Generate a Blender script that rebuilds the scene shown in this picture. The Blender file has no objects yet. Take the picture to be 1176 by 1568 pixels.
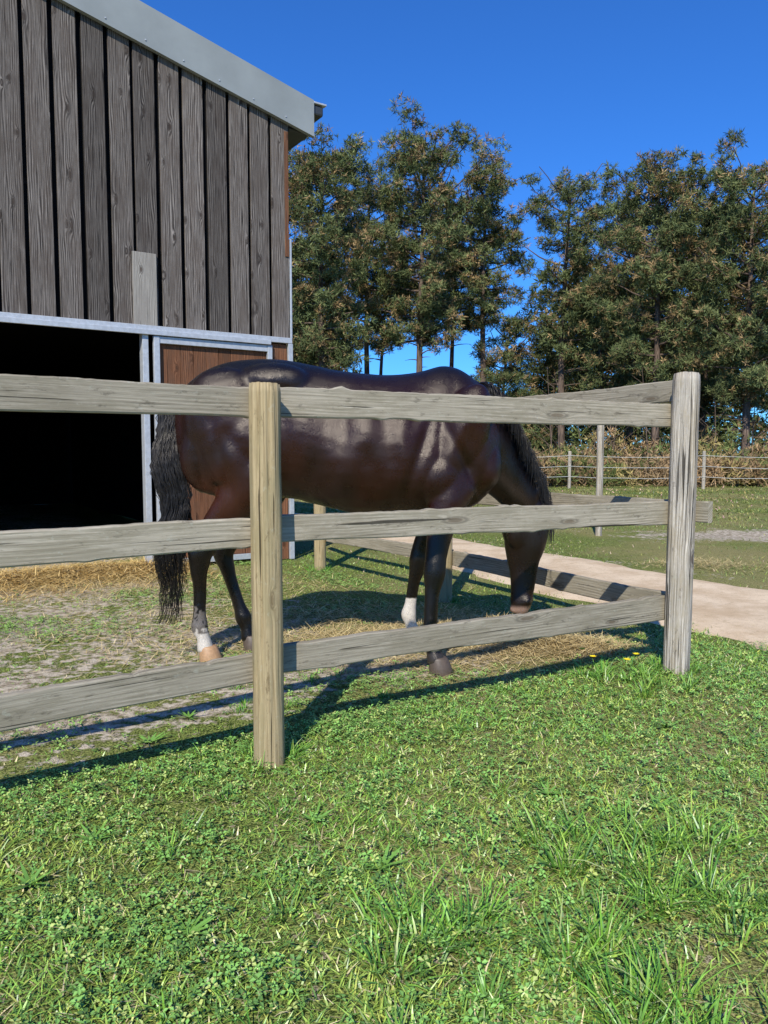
import bpy, math, random, bmesh
import numpy as np
from mathutils import Vector
rng=np.random.default_rng(7); random.seed(7)
scene=bpy.context.scene
D=bpy.data
def link(o,parent=None):
    scene.collection.objects.link(o)
    if parent is not None:
        o.parent=parent
    return o
def empty(name,loc=(0,0,0),rotz=0):
    e=D.objects.new(name,None); e.location=loc; e.rotation_euler=(0,0,rotz); e.empty_display_size=.2
    return link(e)
# ---------------------------------------------------------------- noise
_lat=np.random.default_rng(3).random((8,256,256))
def vn(x,y,s=1.0,k=0):
    x=np.asarray(x,float)*s+37.3; y=np.asarray(y,float)*s+91.7
    xi=np.floor(x).astype(int); yi=np.floor(y).astype(int)
    fx=x-xi; fy=y-yi; fx=fx*fx*(3-2*fx); fy=fy*fy*(3-2*fy)
    g=_lat[k%8]
    a=g[xi%256,yi%256]; b=g[(xi+1)%256,yi%256]; c=g[xi%256,(yi+1)%256]; d=g[(xi+1)%256,(yi+1)%256]
    return (a*(1-fx)+b*fx)*(1-fy)+(c*(1-fx)+d*fx)*fy
def fbm(x,y,s=1.0,k=0):
    return vn(x,y,s,k)*.55+vn(x,y,s*2.1,k+1)*.28+vn(x,y,s*4.3,k+2)*.17
def hgt(x,y):
    x=np.asarray(x,float); y=np.asarray(y,float)
    return .010*np.sin(x*1.7+.4)*np.cos(y*1.3)+.012*(vn(x,y,1.1,5)-.5)+.006*np.sin(x*3.1+y*2.3)
# ---------------------------------------------------------------- mesh helpers
def np_mesh(name,V,quads=None,tris=None,mat=None,cols=None,parent=None,smooth=False,vecs=None,floats=None):
    me=D.meshes.new(name)
    V=np.asarray(V,dtype=np.float32)
    lv=[];ls=[]
    if quads is not None and len(quads):
        q=np.asarray(quads,dtype=np.int32); lv.append(q.ravel()); ls.append(np.full(len(q),4)); 
    if tris is not None and len(tris):
        t=np.asarray(tris,dtype=np.int32); lv.append(t.ravel()); ls.append(np.full(len(t),3))
    lv=np.concatenate(lv); ls=np.concatenate(ls)
    st=np.concatenate([[0],np.cumsum(ls)[:-1]]).astype(np.int32)
    me.vertices.add(len(V)); me.vertices.foreach_set('co',V.ravel())
    me.loops.add(len(lv)); me.loops.foreach_set('vertex_index',lv)
    me.polygons.add(len(ls)); me.polygons.foreach_set('loop_start',st)
    try: me.polygons.foreach_set('loop_total',ls.astype(np.int32))
    except Exception: pass
    me.update(calc_edges=True)
    me.polygons.foreach_set('use_smooth',np.full(len(ls),bool(smooth)))
    if cols is not None:
        a=me.color_attributes.new('col','FLOAT_COLOR','POINT')
        c=np.ones((len(V),4),dtype=np.float32); c[:,:3]=cols; a.data.foreach_set('color',c.ravel())
    if vecs is not None:
        for k,v in vecs.items():
            a=me.attributes.new(k,'FLOAT_VECTOR','POINT'); a.data.foreach_set('vector',np.asarray(v,dtype=np.float32).ravel())
    if floats is not None:
        for k,v in floats.items():
            a=me.attributes.new(k,'FLOAT','POINT'); a.data.foreach_set('value',np.asarray(v,dtype=np.float32).ravel())
    if mat: me.materials.append(mat)
    o=D.objects.new(name,me); link(o,parent)
    return o
class Acc:
    def __init__(s): s.V=[];s.Q=[];s.T=[];s.W=[];s.t=[];s.n=0
    def add(s,V,Q,W,tint,T=None):
        V=np.asarray(V,float); s.V.append(V); s.Q.append(np.asarray(Q)+s.n)
        if T is not None: s.T.append(np.asarray(T)+s.n)
        s.W.append(np.asarray(W,float)); s.t.append(np.full(len(V),tint)); s.n+=len(V)
    def box(s,x0,x1,y0,y1,z0,z1,axis='z',tint=None,ztop=None,off=None):
        za,zb=(z1,z1) if ztop is None else ztop
        V=np.array([[x0,y0,z0],[x1,y0,z0],[x1,y1,z0],[x0,y1,z0],[x0,y0,za],[x1,y0,zb],[x1,y1,zb],[x0,y1,za]],float)
        Q=[[0,3,2,1],[4,5,6,7],[0,1,5,4],[1,2,6,5],[2,3,7,6],[3,0,4,7]]
        o=rng.random(2)*20 if off is None else off
        if axis=='z': W=np.stack([V[:,2]+o[0],V[:,0]+V[:,1]+o[1],V[:,1]],1)
        elif axis=='x': W=np.stack([V[:,0]+o[0],V[:,2]+V[:,1]+o[1],V[:,1]],1)
        else: W=np.stack([V[:,1]+o[0],V[:,2]+V[:,0]+o[1],V[:,0]],1)
        s.add(V,Q,W,rng.uniform(.75,1.2) if tint is None else tint)
    def obj(s,name,mat,parent=None,bevel=0,smooth=False):
        o=np_mesh(name,np.concatenate(s.V),np.concatenate(s.Q),np.concatenate(s.T) if s.T else None,mat,parent=parent,
                  vecs={'wc':np.concatenate(s.W)},floats={'tint':np.concatenate(s.t)},smooth=smooth)
        if bevel:
            m=o.modifiers.new('b','BEVEL'); m.width=bevel; m.segments=2; m.limit_method='ANGLE'
        return o
# ---------------------------------------------------------------- node helpers
def newmat(name):
    m=D.materials.new(name); m.use_nodes=True; nt=m.node_tree; nt.nodes.clear()
    out=nt.nodes.new('ShaderNodeOutputMaterial'); b=nt.nodes.new('ShaderNodeBsdfPrincipled')
    nt.links.new(b.outputs[0],out.inputs[0]); return m,nt,b,out
def setin(nt,sock,v):
    if isinstance(v,bpy.types.NodeSocket): nt.links.new(v,sock)
    else: sock.default_value=v
def M(nt,op,a,b=0.0,c=0.0,clamp=False):
    n=nt.nodes.new('ShaderNodeMath'); n.operation=op; n.use_clamp=clamp
    setin(nt,n.inputs[0],a); setin(nt,n.inputs[1],b)
    if op in('MULTIPLY_ADD','SMOOTH_MIN','WRAP','COMPARE'): setin(nt,n.inputs[2],c)
    return n.outputs[0]
def MR(nt,v,a,b,c=0.0,d=1.0,smooth=True):
    n=nt.nodes.new('ShaderNodeMapRange'); n.interpolation_type='SMOOTHSTEP' if smooth else 'LINEAR'
    setin(nt,n.inputs[0],v); n.inputs[1].default_value=a;n.inputs[2].default_value=b;n.inputs[3].default_value=c;n.inputs[4].default_value=d
    return n.outputs[0]
def MIX(nt,f,a,b,mode='MIX'):
    n=nt.nodes.new('ShaderNodeMix'); n.data_type='RGBA'; n.blend_type=mode
    setin(nt,n.inputs[0],f)
    for s,v in((n.inputs[6],a),(n.inputs[7],b)):
        if isinstance(v,bpy.types.NodeSocket): nt.links.new(v,s)
        elif isinstance(v,(int,float)): s.default_value=(v,v,v,1)
        else: s.default_value=(*v,1)
    return n.outputs[2]
def VEC(nt,x,y,z=0.0):
    n=nt.nodes.new('ShaderNodeCombineXYZ'); setin(nt,n.inputs[0],x);setin(nt,n.inputs[1],y);setin(nt,n.inputs[2],z); return n.outputs[0]
def NOISE(nt,vec,scale=1,detail=3,rough=.5,dist=0):
    n=nt.nodes.new('ShaderNodeTexNoise'); n.inputs['Scale'].default_value=scale;n.inputs['Detail'].default_value=detail
    n.inputs['Roughness'].default_value=rough;n.inputs['Distortion'].default_value=dist
    if vec is not None: nt.links.new(vec,n.inputs['Vector'])
    return n.outputs['Fac']
def ATT(nt,name):
    n=nt.nodes.new('ShaderNodeAttribute'); n.attribute_name=name; return n
def BUMP(nt,h,strength=.5,dist=.01,bsdf=None):
    n=nt.nodes.new('ShaderNodeBump'); n.inputs['Strength'].default_value=strength;n.inputs['Distance'].default_value=dist
    nt.links.new(h,n.inputs['Height'])
    if bsdf: nt.links.new(n.outputs[0],bsdf.inputs['Normal'])
    return n.outputs[0]
# ---------------------------------------------------------------- wood
def wood(name,dark,light,stain,G=420,stainamt=.5,knotcol=(.05,.03,.02),rough=.85,crack=.66,bump=.6,kf=(2.6,5.0),lw=.22,ksel=.35,contrast=(.34,.74),lichen=0):
    m,nt,b,out=newmat(name)
    a=ATT(nt,'wc'); sp=nt.nodes.new('ShaderNodeSeparateXYZ'); nt.links.new(a.outputs['Vector'],sp.inputs[0])
    x,y=sp.outputs[0],sp.outputs[1]
    n1=NOISE(nt,VEC(nt,M(nt,'MULTIPLY',x,1.1),M(nt,'MULTIPLY',y,9.0)),1,2)
    v=nt.nodes.new('ShaderNodeTexVoronoi'); v.voronoi_dimensions='2D'; v.inputs['Scale'].default_value=1
    nt.links.new(VEC(nt,M(nt,'MULTIPLY',x,kf[0]),M(nt,'MULTIPLY',y,kf[1])),v.inputs['Vector'])
    d=v.outputs['Distance']
    sc=nt.nodes.new('ShaderNodeSeparateColor'); nt.links.new(v.outputs['Color'],sc.inputs[0])
    sel=M(nt,'GREATER_THAN',sc.outputs[0],ksel)
    ks=M(nt,'MULTIPLY_ADD',sc.outputs[1],.7,.6)
    d=M(nt,'DIVIDE',d,ks)
    e=M(nt,'MULTIPLY',M(nt,'EXPONENT',M(nt,'MULTIPLY',M(nt,'MULTIPLY',d,d),-48)),sel)
    g=M(nt,'ADD',M(nt,'ADD',M(nt,'MULTIPLY',y,G),M(nt,'MULTIPLY',n1,26)),M(nt,'MULTIPLY',e,11))
    line=M(nt,'MULTIPLY_ADD',M(nt,'SINE',g),.5,.5)
    fy=M(nt,'ADD',M(nt,'MULTIPLY',y,150),M(nt,'MULTIPLY',e,5))
    fine=NOISE(nt,VEC(nt,M(nt,'MULTIPLY',x,3.5),fy),1,5,.75)
    amp=NOISE(nt,VEC(nt,M(nt,'MULTIPLY',x,2.0),M(nt,'MULTIPLY',y,12)),1,2)
    fac=M(nt,'ADD',M(nt,'MULTIPLY',M(nt,'MULTIPLY',M(nt,'SUBTRACT',line,.5),MR(nt,amp,.35,.65)),lw*1.6),fine)
    fac=MR(nt,fac,contrast[0],contrast[1],smooth=False)
    col=MIX(nt,fac,dark,light)
    big=NOISE(nt,VEC(nt,M(nt,'MULTIPLY',x,2.2),M(nt,'MULTIPLY',y,9)),1,5,.75)
    col=MIX(nt,M(nt,'MULTIPLY',MR(nt,big,.45,.60),stainamt),col,stain)
    if lichen:
        li=NOISE(nt,VEC(nt,M(nt,'MULTIPLY',x,26),M(nt,'MULTIPLY',y,34)),1,4,.7)
        col=MIX(nt,M(nt,'MULTIPLY',MR(nt,li,.60,.68),lichen),col,(.50,.50,.40))
        li=NOISE(nt,VEC(nt,M(nt,'MULTIPLY',x,9),M(nt,'MULTIPLY',y,26),3.0),1,5,.75)
        col=MIX(nt,M(nt,'MULTIPLY',MR(nt,li,.56,.68),.7),col,tuple(c*.65 for c in dark))
    ck=NOISE(nt,VEC(nt,M(nt,'MULTIPLY',x,1.5),M(nt,'MULTIPLY',y,80)),1,2,.5,.3)
    ckm=MR(nt,ck,crack,crack+.04)
    col=MIX(nt,M(nt,'MULTIPLY',ckm,.9),col,tuple(c*.2 for c in dark))
    km=M(nt,'MULTIPLY',MR(nt,d,.085,.045),sel)
    col=MIX(nt,M(nt,'MULTIPLY',km,.75),col,knotcol)
    rim=M(nt,'MULTIPLY',M(nt,'MULTIPLY',MR(nt,d,.065,.085),MR(nt,d,.13,.09)),sel)
    col=MIX(nt,M(nt,'MULTIPLY',rim,.5),col,tuple(c*.4 for c in dark))
    t=ATT(nt,'tint'); 
    col=MIX(nt,1.0,col,VEC(nt,t.outputs['Fac'],t.outputs['Fac'],t.outputs['Fac']),'MULTIPLY')
    nt.links.new(col,b.inputs['Base Color']); b.inputs['Roughness'].default_value=rough
    b.inputs['Specular IOR Level'].default_value=.2
    h=M(nt,'SUBTRACT',M(nt,'ADD',fac,M(nt,'MULTIPLY',e,.5)),M(nt,'MULTIPLY',ckm,2.0))
    BUMP(nt,h,bump,.0035,b)
    return m
m_rail=wood('rail_wood',(.22,.185,.13),(.64,.555,.42),(.27,.23,.155),G=420,stainamt=.55,crack=.655,kf=(1.6,7),ksel=.62,bump=.35,knotcol=(.15,.11,.07),lichen=.35,contrast=(.26,.80),lw=.14)
m_post=wood('post_wood',(.23,.165,.082),(.60,.47,.27),(.28,.23,.12),G=420,stainamt=.5,crack=.645,ksel=.7,bump=.4,kf=(2,7),knotcol=(.13,.09,.045),lichen=.2,contrast=(.28,.80),lw=.14)
m_postg=wood('grey_post_wood',(.20,.17,.135),(.80,.71,.59),(.35,.28,.18),G=420,stainamt=.5,crack=.59,bump=.7,ksel=.75,lichen=.3,lw=.14)
m_barn=wood('barn_wood',(.042,.034,.029),(.33,.285,.245),(.095,.073,.058),G=300,stainamt=.5,crack=.655,knotcol=(.04,.027,.02),kf=(2.0,6),ksel=.40,lw=.24,contrast=(.34,.80),bump=.4)
m_brown=wood('door_wood',(.085,.034,.017),(.29,.13,.065),(.12,.065,.04),G=320,stainamt=.5,crack=.7,knotcol=(.04,.02,.012))
m_plaque=wood('grey_board_wood',(.19,.17,.145),(.46,.42,.36),(.24,.21,.18),G=400,stainamt=.4,ksel=.8,bump=.3)
m_int=wood('shade_dark_wood',(.006,.005,.004),(.016,.013,.011),(.008,.008,.008),G=300)  # shade put into the colour: board gaps and barn inside stay near black
def metal(name,c,rough=.45,met=.6,ns=8,bump=.12,spec=.5):
    m,nt,b,out=newmat(name)
    tc=nt.nodes.new('ShaderNodeTexCoord')
    n=NOISE(nt,tc.outputs['Object'],ns,5,.6)
    col=MIX(nt,MR(nt,n,.3,.7),tuple(x*.88 for x in c),tuple(min(1,x*1.08) for x in c))
    nt.links.new(col,b.inputs['Base Color']); b.inputs['Metallic'].default_value=met; b.inputs['Roughness'].default_value=rough; b.inputs['Specular IOR Level'].default_value=spec
    if bump: BUMP(nt,n,bump,.003,b)
    return m
m_galv=metal('galvanized_steel',(.52,.53,.54),.5,.3,25)
m_flash=metal('grey_painted_metal',(.27,.29,.285),.6,.0,1.5,bump=0,spec=.25)
m_dark=metal('dark_metal',(.05,.055,.06),.5,.2)
m_roof=metal('roof_sheet',(.16,.17,.18),.55,.0)
# ---------------------------------------------------------------- blades
def blades(P,L,W,az,lean,curl,col,seg=2,tipcol=1.3):
    n=len(P); P=np.asarray(P,float)
    dx,dy=np.cos(az),np.sin(az); fa=az+rng.uniform(-.9,.9,n)+math.pi/2
    wx,wy=np.cos(fa),np.sin(fa)
    V=[];C=[]
    ts=np.linspace(0,1,seg+1)
    for i,t in enumerate(ts):
        hor=L*(np.sin(lean)*t+curl*t*t); ver=L*(np.cos(lean)*t-.45*np.abs(curl)*t*t)
        cx=P[:,0]+dx*hor; cy=P[:,1]+dy*hor; cz=P[:,2]+ver
        f=.75+(tipcol-.75)*t
        if i<seg:
            w=W*(1-.55*t)*.5
            V.append(np.stack([cx-wx*w,cy-wy*w,cz],1)); V.append(np.stack([cx+wx*w,cy+wy*w,cz],1)); C+= [col*f,col*f]
        else:
            V.append(np.stack([cx,cy,cz],1)); C.append(col*f)
    k=len(V); V=np.stack(V,1).reshape(-1,3); C=np.stack(C,1).reshape(-1,3)
    b=(np.arange(n)*k)[:,None]
    Q=np.concatenate([b+np.array([[2*i,2*i+1,2*i+3,2*i+2]]) for i in range(seg-1)]) if seg>1 else None
    T=b+np.array([[2*seg-2,2*seg-1,2*seg]])
    return V,Q,T,C
def join_np(parts):
    V=[];Q=[];T=[];C=[];n=0
    for v,q,t,c in parts:
        V.append(v);C.append(c)
        if q is not None: Q.append(q+n)
        if t is not None: T.append(t+n)
        n+=len(v)
    return np.concatenate(V),(np.concatenate(Q) if Q else None),(np.concatenate(T) if T else None),np.concatenate(C)
def leafmat(name,rough=.5,spec=.3):
    m,nt,b,out=newmat(name)
    a=ATT(nt,'col')
    if spec==0:
        nt.nodes.remove(b); df=nt.nodes.new('ShaderNodeBsdfDiffuse'); nt.links.new(a.outputs['Color'],df.inputs[0]); nt.links.new(df.outputs[0],out.inputs[0]); return m
    nt.links.new(a.outputs['Color'],b.inputs['Base Color']); b.inputs['Roughness'].default_value=rough
    b.inputs['Specular IOR Level'].default_value=spec
    return m
m_grass=leafmat('grass_blades',.36,.5); m_leaf=leafmat('pine_needles',.6,0); m_straw=leafmat('straw_strands',.6,0)
# ---------------------------------------------------------------- masks
def q_front(X,Y): return (X+.45)*-.54+(Y-2.92)*.84
def r_side(X,Y): return (X-1.59)*.866+(Y-4.13)*.5
def w_side(X,Y): return (X-1.59)*-.5+(Y-4.13)*.866
def soilmask(X,Y):
    q=q_front(X,Y); r=r_side(X,Y)
    pad=np.clip((q-.1)/.6,0,1)*np.clip((-r+.1)/.5,0,1)
    pad=pad*(1-.75*np.exp(-((r+.4)/.9)**2)*np.clip((Y-4.6)/.8,0,1))
    s=.16+.36*pad
    s=s+.5*np.exp(-(((X-5.8)/2.8)**2+((Y-11.3)/1.1)**2))
    s=s+.2*np.exp(-((r-3.0)/.35)**2)
    return np.clip(s,0,1)
# ---------------------------------------------------------------- ground
def gax(lo,hi,fine_lo,fine_hi,st):
    a=list(np.arange(fine_lo,fine_hi,st))
    s=st;v=fine_lo
    left=[]
    while v>lo: s*=1.25; v-=s; left.append(v)
    s=st;v=a[-1];right=[]
    while v<hi: s*=1.25; v+=s; right.append(v)
    return np.array(left[::-1]+a+right)
gx=gax(-900,900,-7,9,.09); gy=gax(-300,1500,-.5,14,.09)
GX,GY=np.meshgrid(gx,gy,indexing='ij'); nx,ny=GX.shape
GZ=hgt(GX,GY)
I=np.arange(nx*ny).reshape(nx,ny)
Q=np.stack([I[:-1,:-1],I[1:,:-1],I[1:,1:],I[:-1,1:]],-1).reshape(-1,4)
m,nt,b,out=newmat('ground_soil_grass')
tc=nt.nodes.new('ShaderNodeTexCoord'); P=tc.outputs['Object']
soil=ATT(nt,'soil').outputs['Fac']
nA=NOISE(nt,P,2.2,6,.68); nB=NOISE(nt,P,15,5,.7); nC=NOISE(nt,P,120,4,.7); nD=NOISE(nt,P,.35,4,.6)
mask=M(nt,'ADD',M(nt,'ADD',M(nt,'MULTIPLY',nA,.5),M(nt,'MULTIPLY',nB,.5)),M(nt,'MULTIPLY',M(nt,'SUBTRACT',soil,.5),.6))
mk=MR(nt,mask,.46,.52)
sand=MIX(nt,MR(nt,nB,.40,.60),(.34,.265,.18),(.68,.575,.43))
sand=MIX(nt,MR(nt,nC,.50,.60),sand,MIX(nt,.65,sand,(.10,.08,.05)))
grn=MIX(nt,MR(nt,nC,.44,.57),(.035,.055,.012),(.30,.34,.085))
grn=MIX(nt,MR(nt,nD,.42,.62),grn,MIX(nt,MR(nt,nC,.42,.60),(.14,.12,.045),(.42,.37,.15)))
grn=MIX(nt,MR(nt,nB,.58,.66),grn,MIX(nt,MR(nt,nC,.44,.58),(.14,.105,.06),(.46,.38,.24)))
col=MIX(nt,mk,grn,sand)
nt.links.new(col,b.inputs['Base Color']); b.inputs['Roughness'].default_value=.95; b.inputs['Specular IOR Level'].default_value=.05
BUMP(nt,M(nt,'ADD',nB,M(nt,'MULTIPLY',nC,.6)),.6,.016,b)
ground=np_mesh('ground',np.stack([GX,GY,GZ],-1).reshape(-1,3),Q,None,m,floats={'soil':soilmask(GX,GY).ravel()},smooth=True)
ws=np.arange(-14,30,.12); us=np.linspace(0,1,16)
WW,UU=np.meshgrid(ws,us,indexing='ij')
lo=.95+.35*(fbm(WW,WW*0,2.3,1)-.5)*2*.6+.35*np.clip((WW-1)/4,0,1); hi=2.9+.4*(fbm(WW,WW*0+5,1.7,2)-.5)
RR=lo+(hi-lo)*UU
PX=1.59+RR*.866-WW*.5; PY=4.13+RR*.5+WW*.866
PZ=hgt(PX,PY)+.012-.016*(np.abs(UU-.5)*2)**8
I=np.arange(PX.size).reshape(PX.shape); Q=np.stack([I[:-1,:-1],I[:-1,1:],I[1:,1:],I[1:,:-1]],-1).reshape(-1,4)
m,nt,b,out=newmat('sandy_path'); tc=nt.nodes.new('ShaderNodeTexCoord'); P=tc.outputs['Object']
nA=NOISE(nt,P,2,6,.65); nB=NOISE(nt,P,18,4,.7); nC=NOISE(nt,P,110,4,.7); 
col=MIX(nt,MR(nt,nA,.35,.65),(.60,.435,.27),(.80,.62,.42)); col=MIX(nt,M(nt,'MULTIPLY',MR(nt,nB,.54,.68),.5),col,(.46,.33,.19)); col=MIX(nt,M(nt,'MULTIPLY',MR(nt,nC,.56,.68),.7),col,(.30,.22,.14))
nt.links.new(col,b.inputs['Base Color']); b.inputs['Roughness'].default_value=.95; b.inputs['Specular IOR Level'].default_value=.05
BUMP(nt,M(nt,'ADD',nC,nB),.5,.01,b)
np_mesh('path',np.stack([PX,PY,PZ],-1).reshape(-1,3),Q,None,m,smooth=True)
# ---------------------------------------------------------------- grass
def onpath(X,Y,e=.0):
    r=r_side(X,Y); w=w_side(X,Y); j=.28*(vn(X,Y,5,3)-.5)
    return (r+j>1.05+e+.35*np.clip((w-1)/4,0,1))&(r+j<2.8-e)&(w>-14)
def inbarn(X,Y):
    dx=X+1.08; dy=Y-8.83
    return ((dx*-.838+dy*-.546)>-.05)&((dx*.546+dy*-.838)<0)
def view(X,Y,m=.5): return (np.abs(X)<Y*.51+m)
parts=[]
def pts(n,x0,x1,y0,y1):
    X=rng.uniform(x0,x1,n); Y=rng.uniform(y0,y1,n); k=view(X,Y); return X[k],Y[k]
def gcol(n,X,Y,lush=.5):
    base=np.array([.235,.41,.058]); yel=np.array([.50,.54,.11]); dk=np.array([.085,.20,.04]); dry=np.array([.66,.55,.29])
    f=np.clip((fbm(X,Y,1.9,3)-.36)*2.2,0,1)[:,None]; u=rng.random((n,1))
    c=base*(1-f)+(yel*.55+base*.45)*f
    c=np.where(u<.3,dk*.8+c*.2,c); c=np.where(u>.87,yel,c); c=np.where(u>.94,dry,c)
    return c*rng.uniform(.6,1.3,(n,1))
X,Y=pts(270000,-2.6,2.8,1.0,5.2)
q=q_front(X,Y);r=r_side(X,Y)
front=(q<.25)|((r>0)&(Y<6))
dens=np.clip(1.2-.13*(Y-1),.35,1)*np.clip((fbm(X,Y,3.6,0)-.22)*4.0,.34,1)
k=front&(rng.random(len(X))<dens)&~onpath(X,Y); X,Y=X[k],Y[k]; n=len(X)
hmul=.45+1.1*fbm(X,Y,2.4,6)
L=rng.uniform(.014,.042,n)*hmul*(1+.35*(Y<2.2)*(X>-.1)); 
parts.append(blades(np.stack([X,Y,hgt(X,Y)-.003],1),L,rng.uniform(.0028,.0056,n)*(1+.12*Y),rng.uniform(0,6.28,n),rng.uniform(.4,1.4,n),rng.uniform(0,.6,n),gcol(n,X,Y)))
def tuft(cx,cy,rad,n,l0,l1,w=.004):
    a=rng.uniform(0,6.28,n); rr=rad*np.sqrt(rng.random(n)); X=cx+rr*np.cos(a);Y=cy+rr*np.sin(a)
    az=a+rng.uniform(-.8,.8,n)
    c=gcol(n,X,Y)*np.array([.60,.82,.60])
    parts.append(blades(np.stack([X,Y,hgt(X,Y)-.004],1),rng.uniform(l0,l1,n),rng.uniform(.6,1.4,n)*w,az,rng.uniform(.05,.6,n),rng.uniform(.05,.95,n),c,3))
for i in range(85):
    cx=rng.uniform(.0,1.35); cy=rng.uniform(1.2,2.45)
    if cx<.35 and cy>1.95: continue
    tuft(cx,cy,rng.uniform(.02,.09),int(rng.uniform(20,70)),.04,rng.uniform(.08,.18),.0055)
for i in range(34):
    tuft(rng.uniform(-1.4,.3),rng.uniform(1.2,2.4),rng.uniform(.01,.05),int(rng.uniform(10,35)),.03,rng.uniform(.05,.10),.005)
for i in range(60):
    tuft(rng.uniform(-.8,2.2),rng.uniform(2.3,4.0),rng.uniform(.02,.06),int(rng.uniform(15,40)),.03,rng.uniform(.045,.08),.004)
for i in range(26):
    tuft(rng.uniform(1.0,1.7),rng.uniform(3.7,4.35),rng.uniform(.02,.06),int(rng.uniform(15,40)),.04,rng.uniform(.07,.13),.006)
for px_,py_ in((-.45,2.92),(1.59,4.13),(.49,6.24),(-.67,7.83)):
    for i in range(7):
        a=rng.uniform(0,6.28); tuft(px_+.08*math.cos(a),py_+.08*math.sin(a),.04,30,.04,.10)
X,Y=pts(190000,-6,2.5,2.7,9.5)
q=q_front(X,Y);r=r_side(X,Y)
sm_=soilmask(X,Y)
p=np.clip((fbm(X,Y,2.3,0)*.6+vn(X,Y,9,4)*.4-.41-(sm_-.50)*.9)*6,.05,1)*np.clip(1.25-.09*Y,.25,1)
k=(q>0)&(r<.9)&(rng.random(len(X))<p*.85)&~inbarn(X,Y)&~onpath(X,Y); X,Y=X[k],Y[k]; n=len(X)
parts.append(blades(np.stack([X,Y,hgt(X,Y)-.003],1),rng.uniform(.010,.030,n),rng.uniform(.003,.008,n)*(1+.08*Y),rng.uniform(0,6.28,n),rng.uniform(.5,1.4,n),rng.uniform(0,.6,n),gcol(n,X,Y),1))
X,Y=pts(80000,-3,11,4.5,17)
r=r_side(X,Y)
p=np.clip((fbm(X,Y,.9,2)-.3)*4,.08,1)*(1-.9*np.exp(-(((X-5.8)/2.6)**2+((Y-11.3)/1.0)**2)))
k=(r>.2)&~onpath(X,Y)&(rng.random(len(X))<p)&~inbarn(X,Y); X,Y=X[k],Y[k]; n=len(X)
parts.append(blades(np.stack([X,Y,hgt(X,Y)-.003],1),rng.uniform(.02,.055,n),rng.uniform(.007,.014,n),rng.uniform(0,6.28,n),rng.uniform(.3,1.2,n),rng.uniform(0,.6,n),gcol(n,X,Y)*np.array([1.0,.85,1.1]),1))
X=rng.uniform(-4,26,40000);Y=rng.uniform(14,32,40000);k=view(X,Y,2)&(rng.random(40000)<np.clip(fbm(X,Y,.5,3)*1.6-.2,.1,1));X,Y=X[k],Y[k];n=len(X)
parts.append(blades(np.stack([X,Y,hgt(X,Y)-.003],1),rng.uniform(.05,.10,n),rng.uniform(.02,.04,n),rng.uniform(0,6.28,n),rng.uniform(.3,1.2,n),rng.uniform(0,.6,n),gcol(n,X,Y)*np.array([1.1,.74,1.2]),1))
V,Q,T,C=join_np(parts)
np_mesh('grass',V,Q,T,m_grass,cols=C)
def leaflets(X,Y,size,z,col,nl=3):
    n=len(X); V=[];C=[]
    a0=rng.uniform(0,6.28,n); tilt=rng.uniform(-.5,.5,(n,2))
    for j in range(nl):
        a=a0+j*6.283/nl
        for (rad,off) in((.1,0),(.75,.55),(1.2,0),(.75,-.55)):
            dx=np.cos(a+off)*rad*size; dy=np.sin(a+off)*rad*size
            V.append(np.stack([X+dx,Y+dy,z+dx*tilt[:,0]+dy*tilt[:,1]+(.14*size if off else 0)],1)); C.append(col*(1.1 if off==0 else .95))
    V=np.stack(V,1).reshape(-1,3);C=np.stack(C,1).reshape(-1,3)
    b=(np.arange(n)*4*nl)[:,None]
    Q=np.concatenate([b+np.array([[4*j,4*j+1,4*j+2,4*j+3]]) for j in range(nl)])
    return V,Q,None,C
X,Y=pts(76000,-2.4,2.6,1.0,4.8)
p=np.clip((fbm(X,Y,2.1,5)-.34)*6,0.12,1)*np.where(X<.35-(Y-1.6)*.1,1,.5)
k=((q_front(X,Y)<.3)|(r_side(X,Y)>0))&(rng.random(len(X))<p); X,Y=X[k],Y[k];n=len(X)
cc=np.array([.20,.38,.08])*rng.uniform(.4,1.35,(n,1)); cc=np.where(rng.random((n,1))<.15,np.array([.48,.55,.16]),cc)
pr=[leaflets(X,Y,rng.uniform(.006,.015,n)*rng.uniform(.8,1.15,n),hgt(X,Y)+rng.uniform(.006,.034,n),cc)]
X,Y=pts(60000,-5,2,3,8.5); p=np.clip((fbm(X,Y,1.6,6)-.45)*6,0.04,1)
k=(q_front(X,Y)>0)&(r_side(X,Y)<0)&(rng.random(len(X))<p)&~inbarn(X,Y); X,Y=X[k],Y[k];n=len(X)
pr.append(leaflets(X,Y,rng.uniform(.008,.018,n),hgt(X,Y)+rng.uniform(.004,.02,n),np.array([.23,.36,.085])*rng.uniform(.5,1.3,(n,1))))
V,Q,T,C=join_np(pr); np_mesh('clover_plants',V,Q,T,m_grass,cols=C)
parts=[];fl=[]
for (x,y) in((1.28,3.98),(1.10,4.20),(1.28,4.33),(1.12,4.05),(1.36,4.08)):
    for j in range(60):
        a=j*2.4; rr=.018*math.sqrt((j+1)/60); fl.append((x,y,a,rr))
fl=np.array(fl); n=len(fl)
z=hgt(fl[:,0],fl[:,1])+.11
parts.append(blades(np.stack([fl[:,0],fl[:,1],z],1),fl[:,3]+.006,np.full(n,.007),fl[:,2],np.full(n,1.2),np.zeros(n),np.tile(np.array([[.85,.65,.02]]),(n,1)),2))
st=fl[::60]; parts.append(blades(np.stack([st[:,0],st[:,1],hgt(st[:,0],st[:,1])],1),np.full(len(st),.112),np.full(len(st),.006),np.zeros(len(st)),np.zeros(len(st)),np.zeros(len(st)),np.tile([[.12,.16,.05]],(len(st),1)),1))
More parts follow.
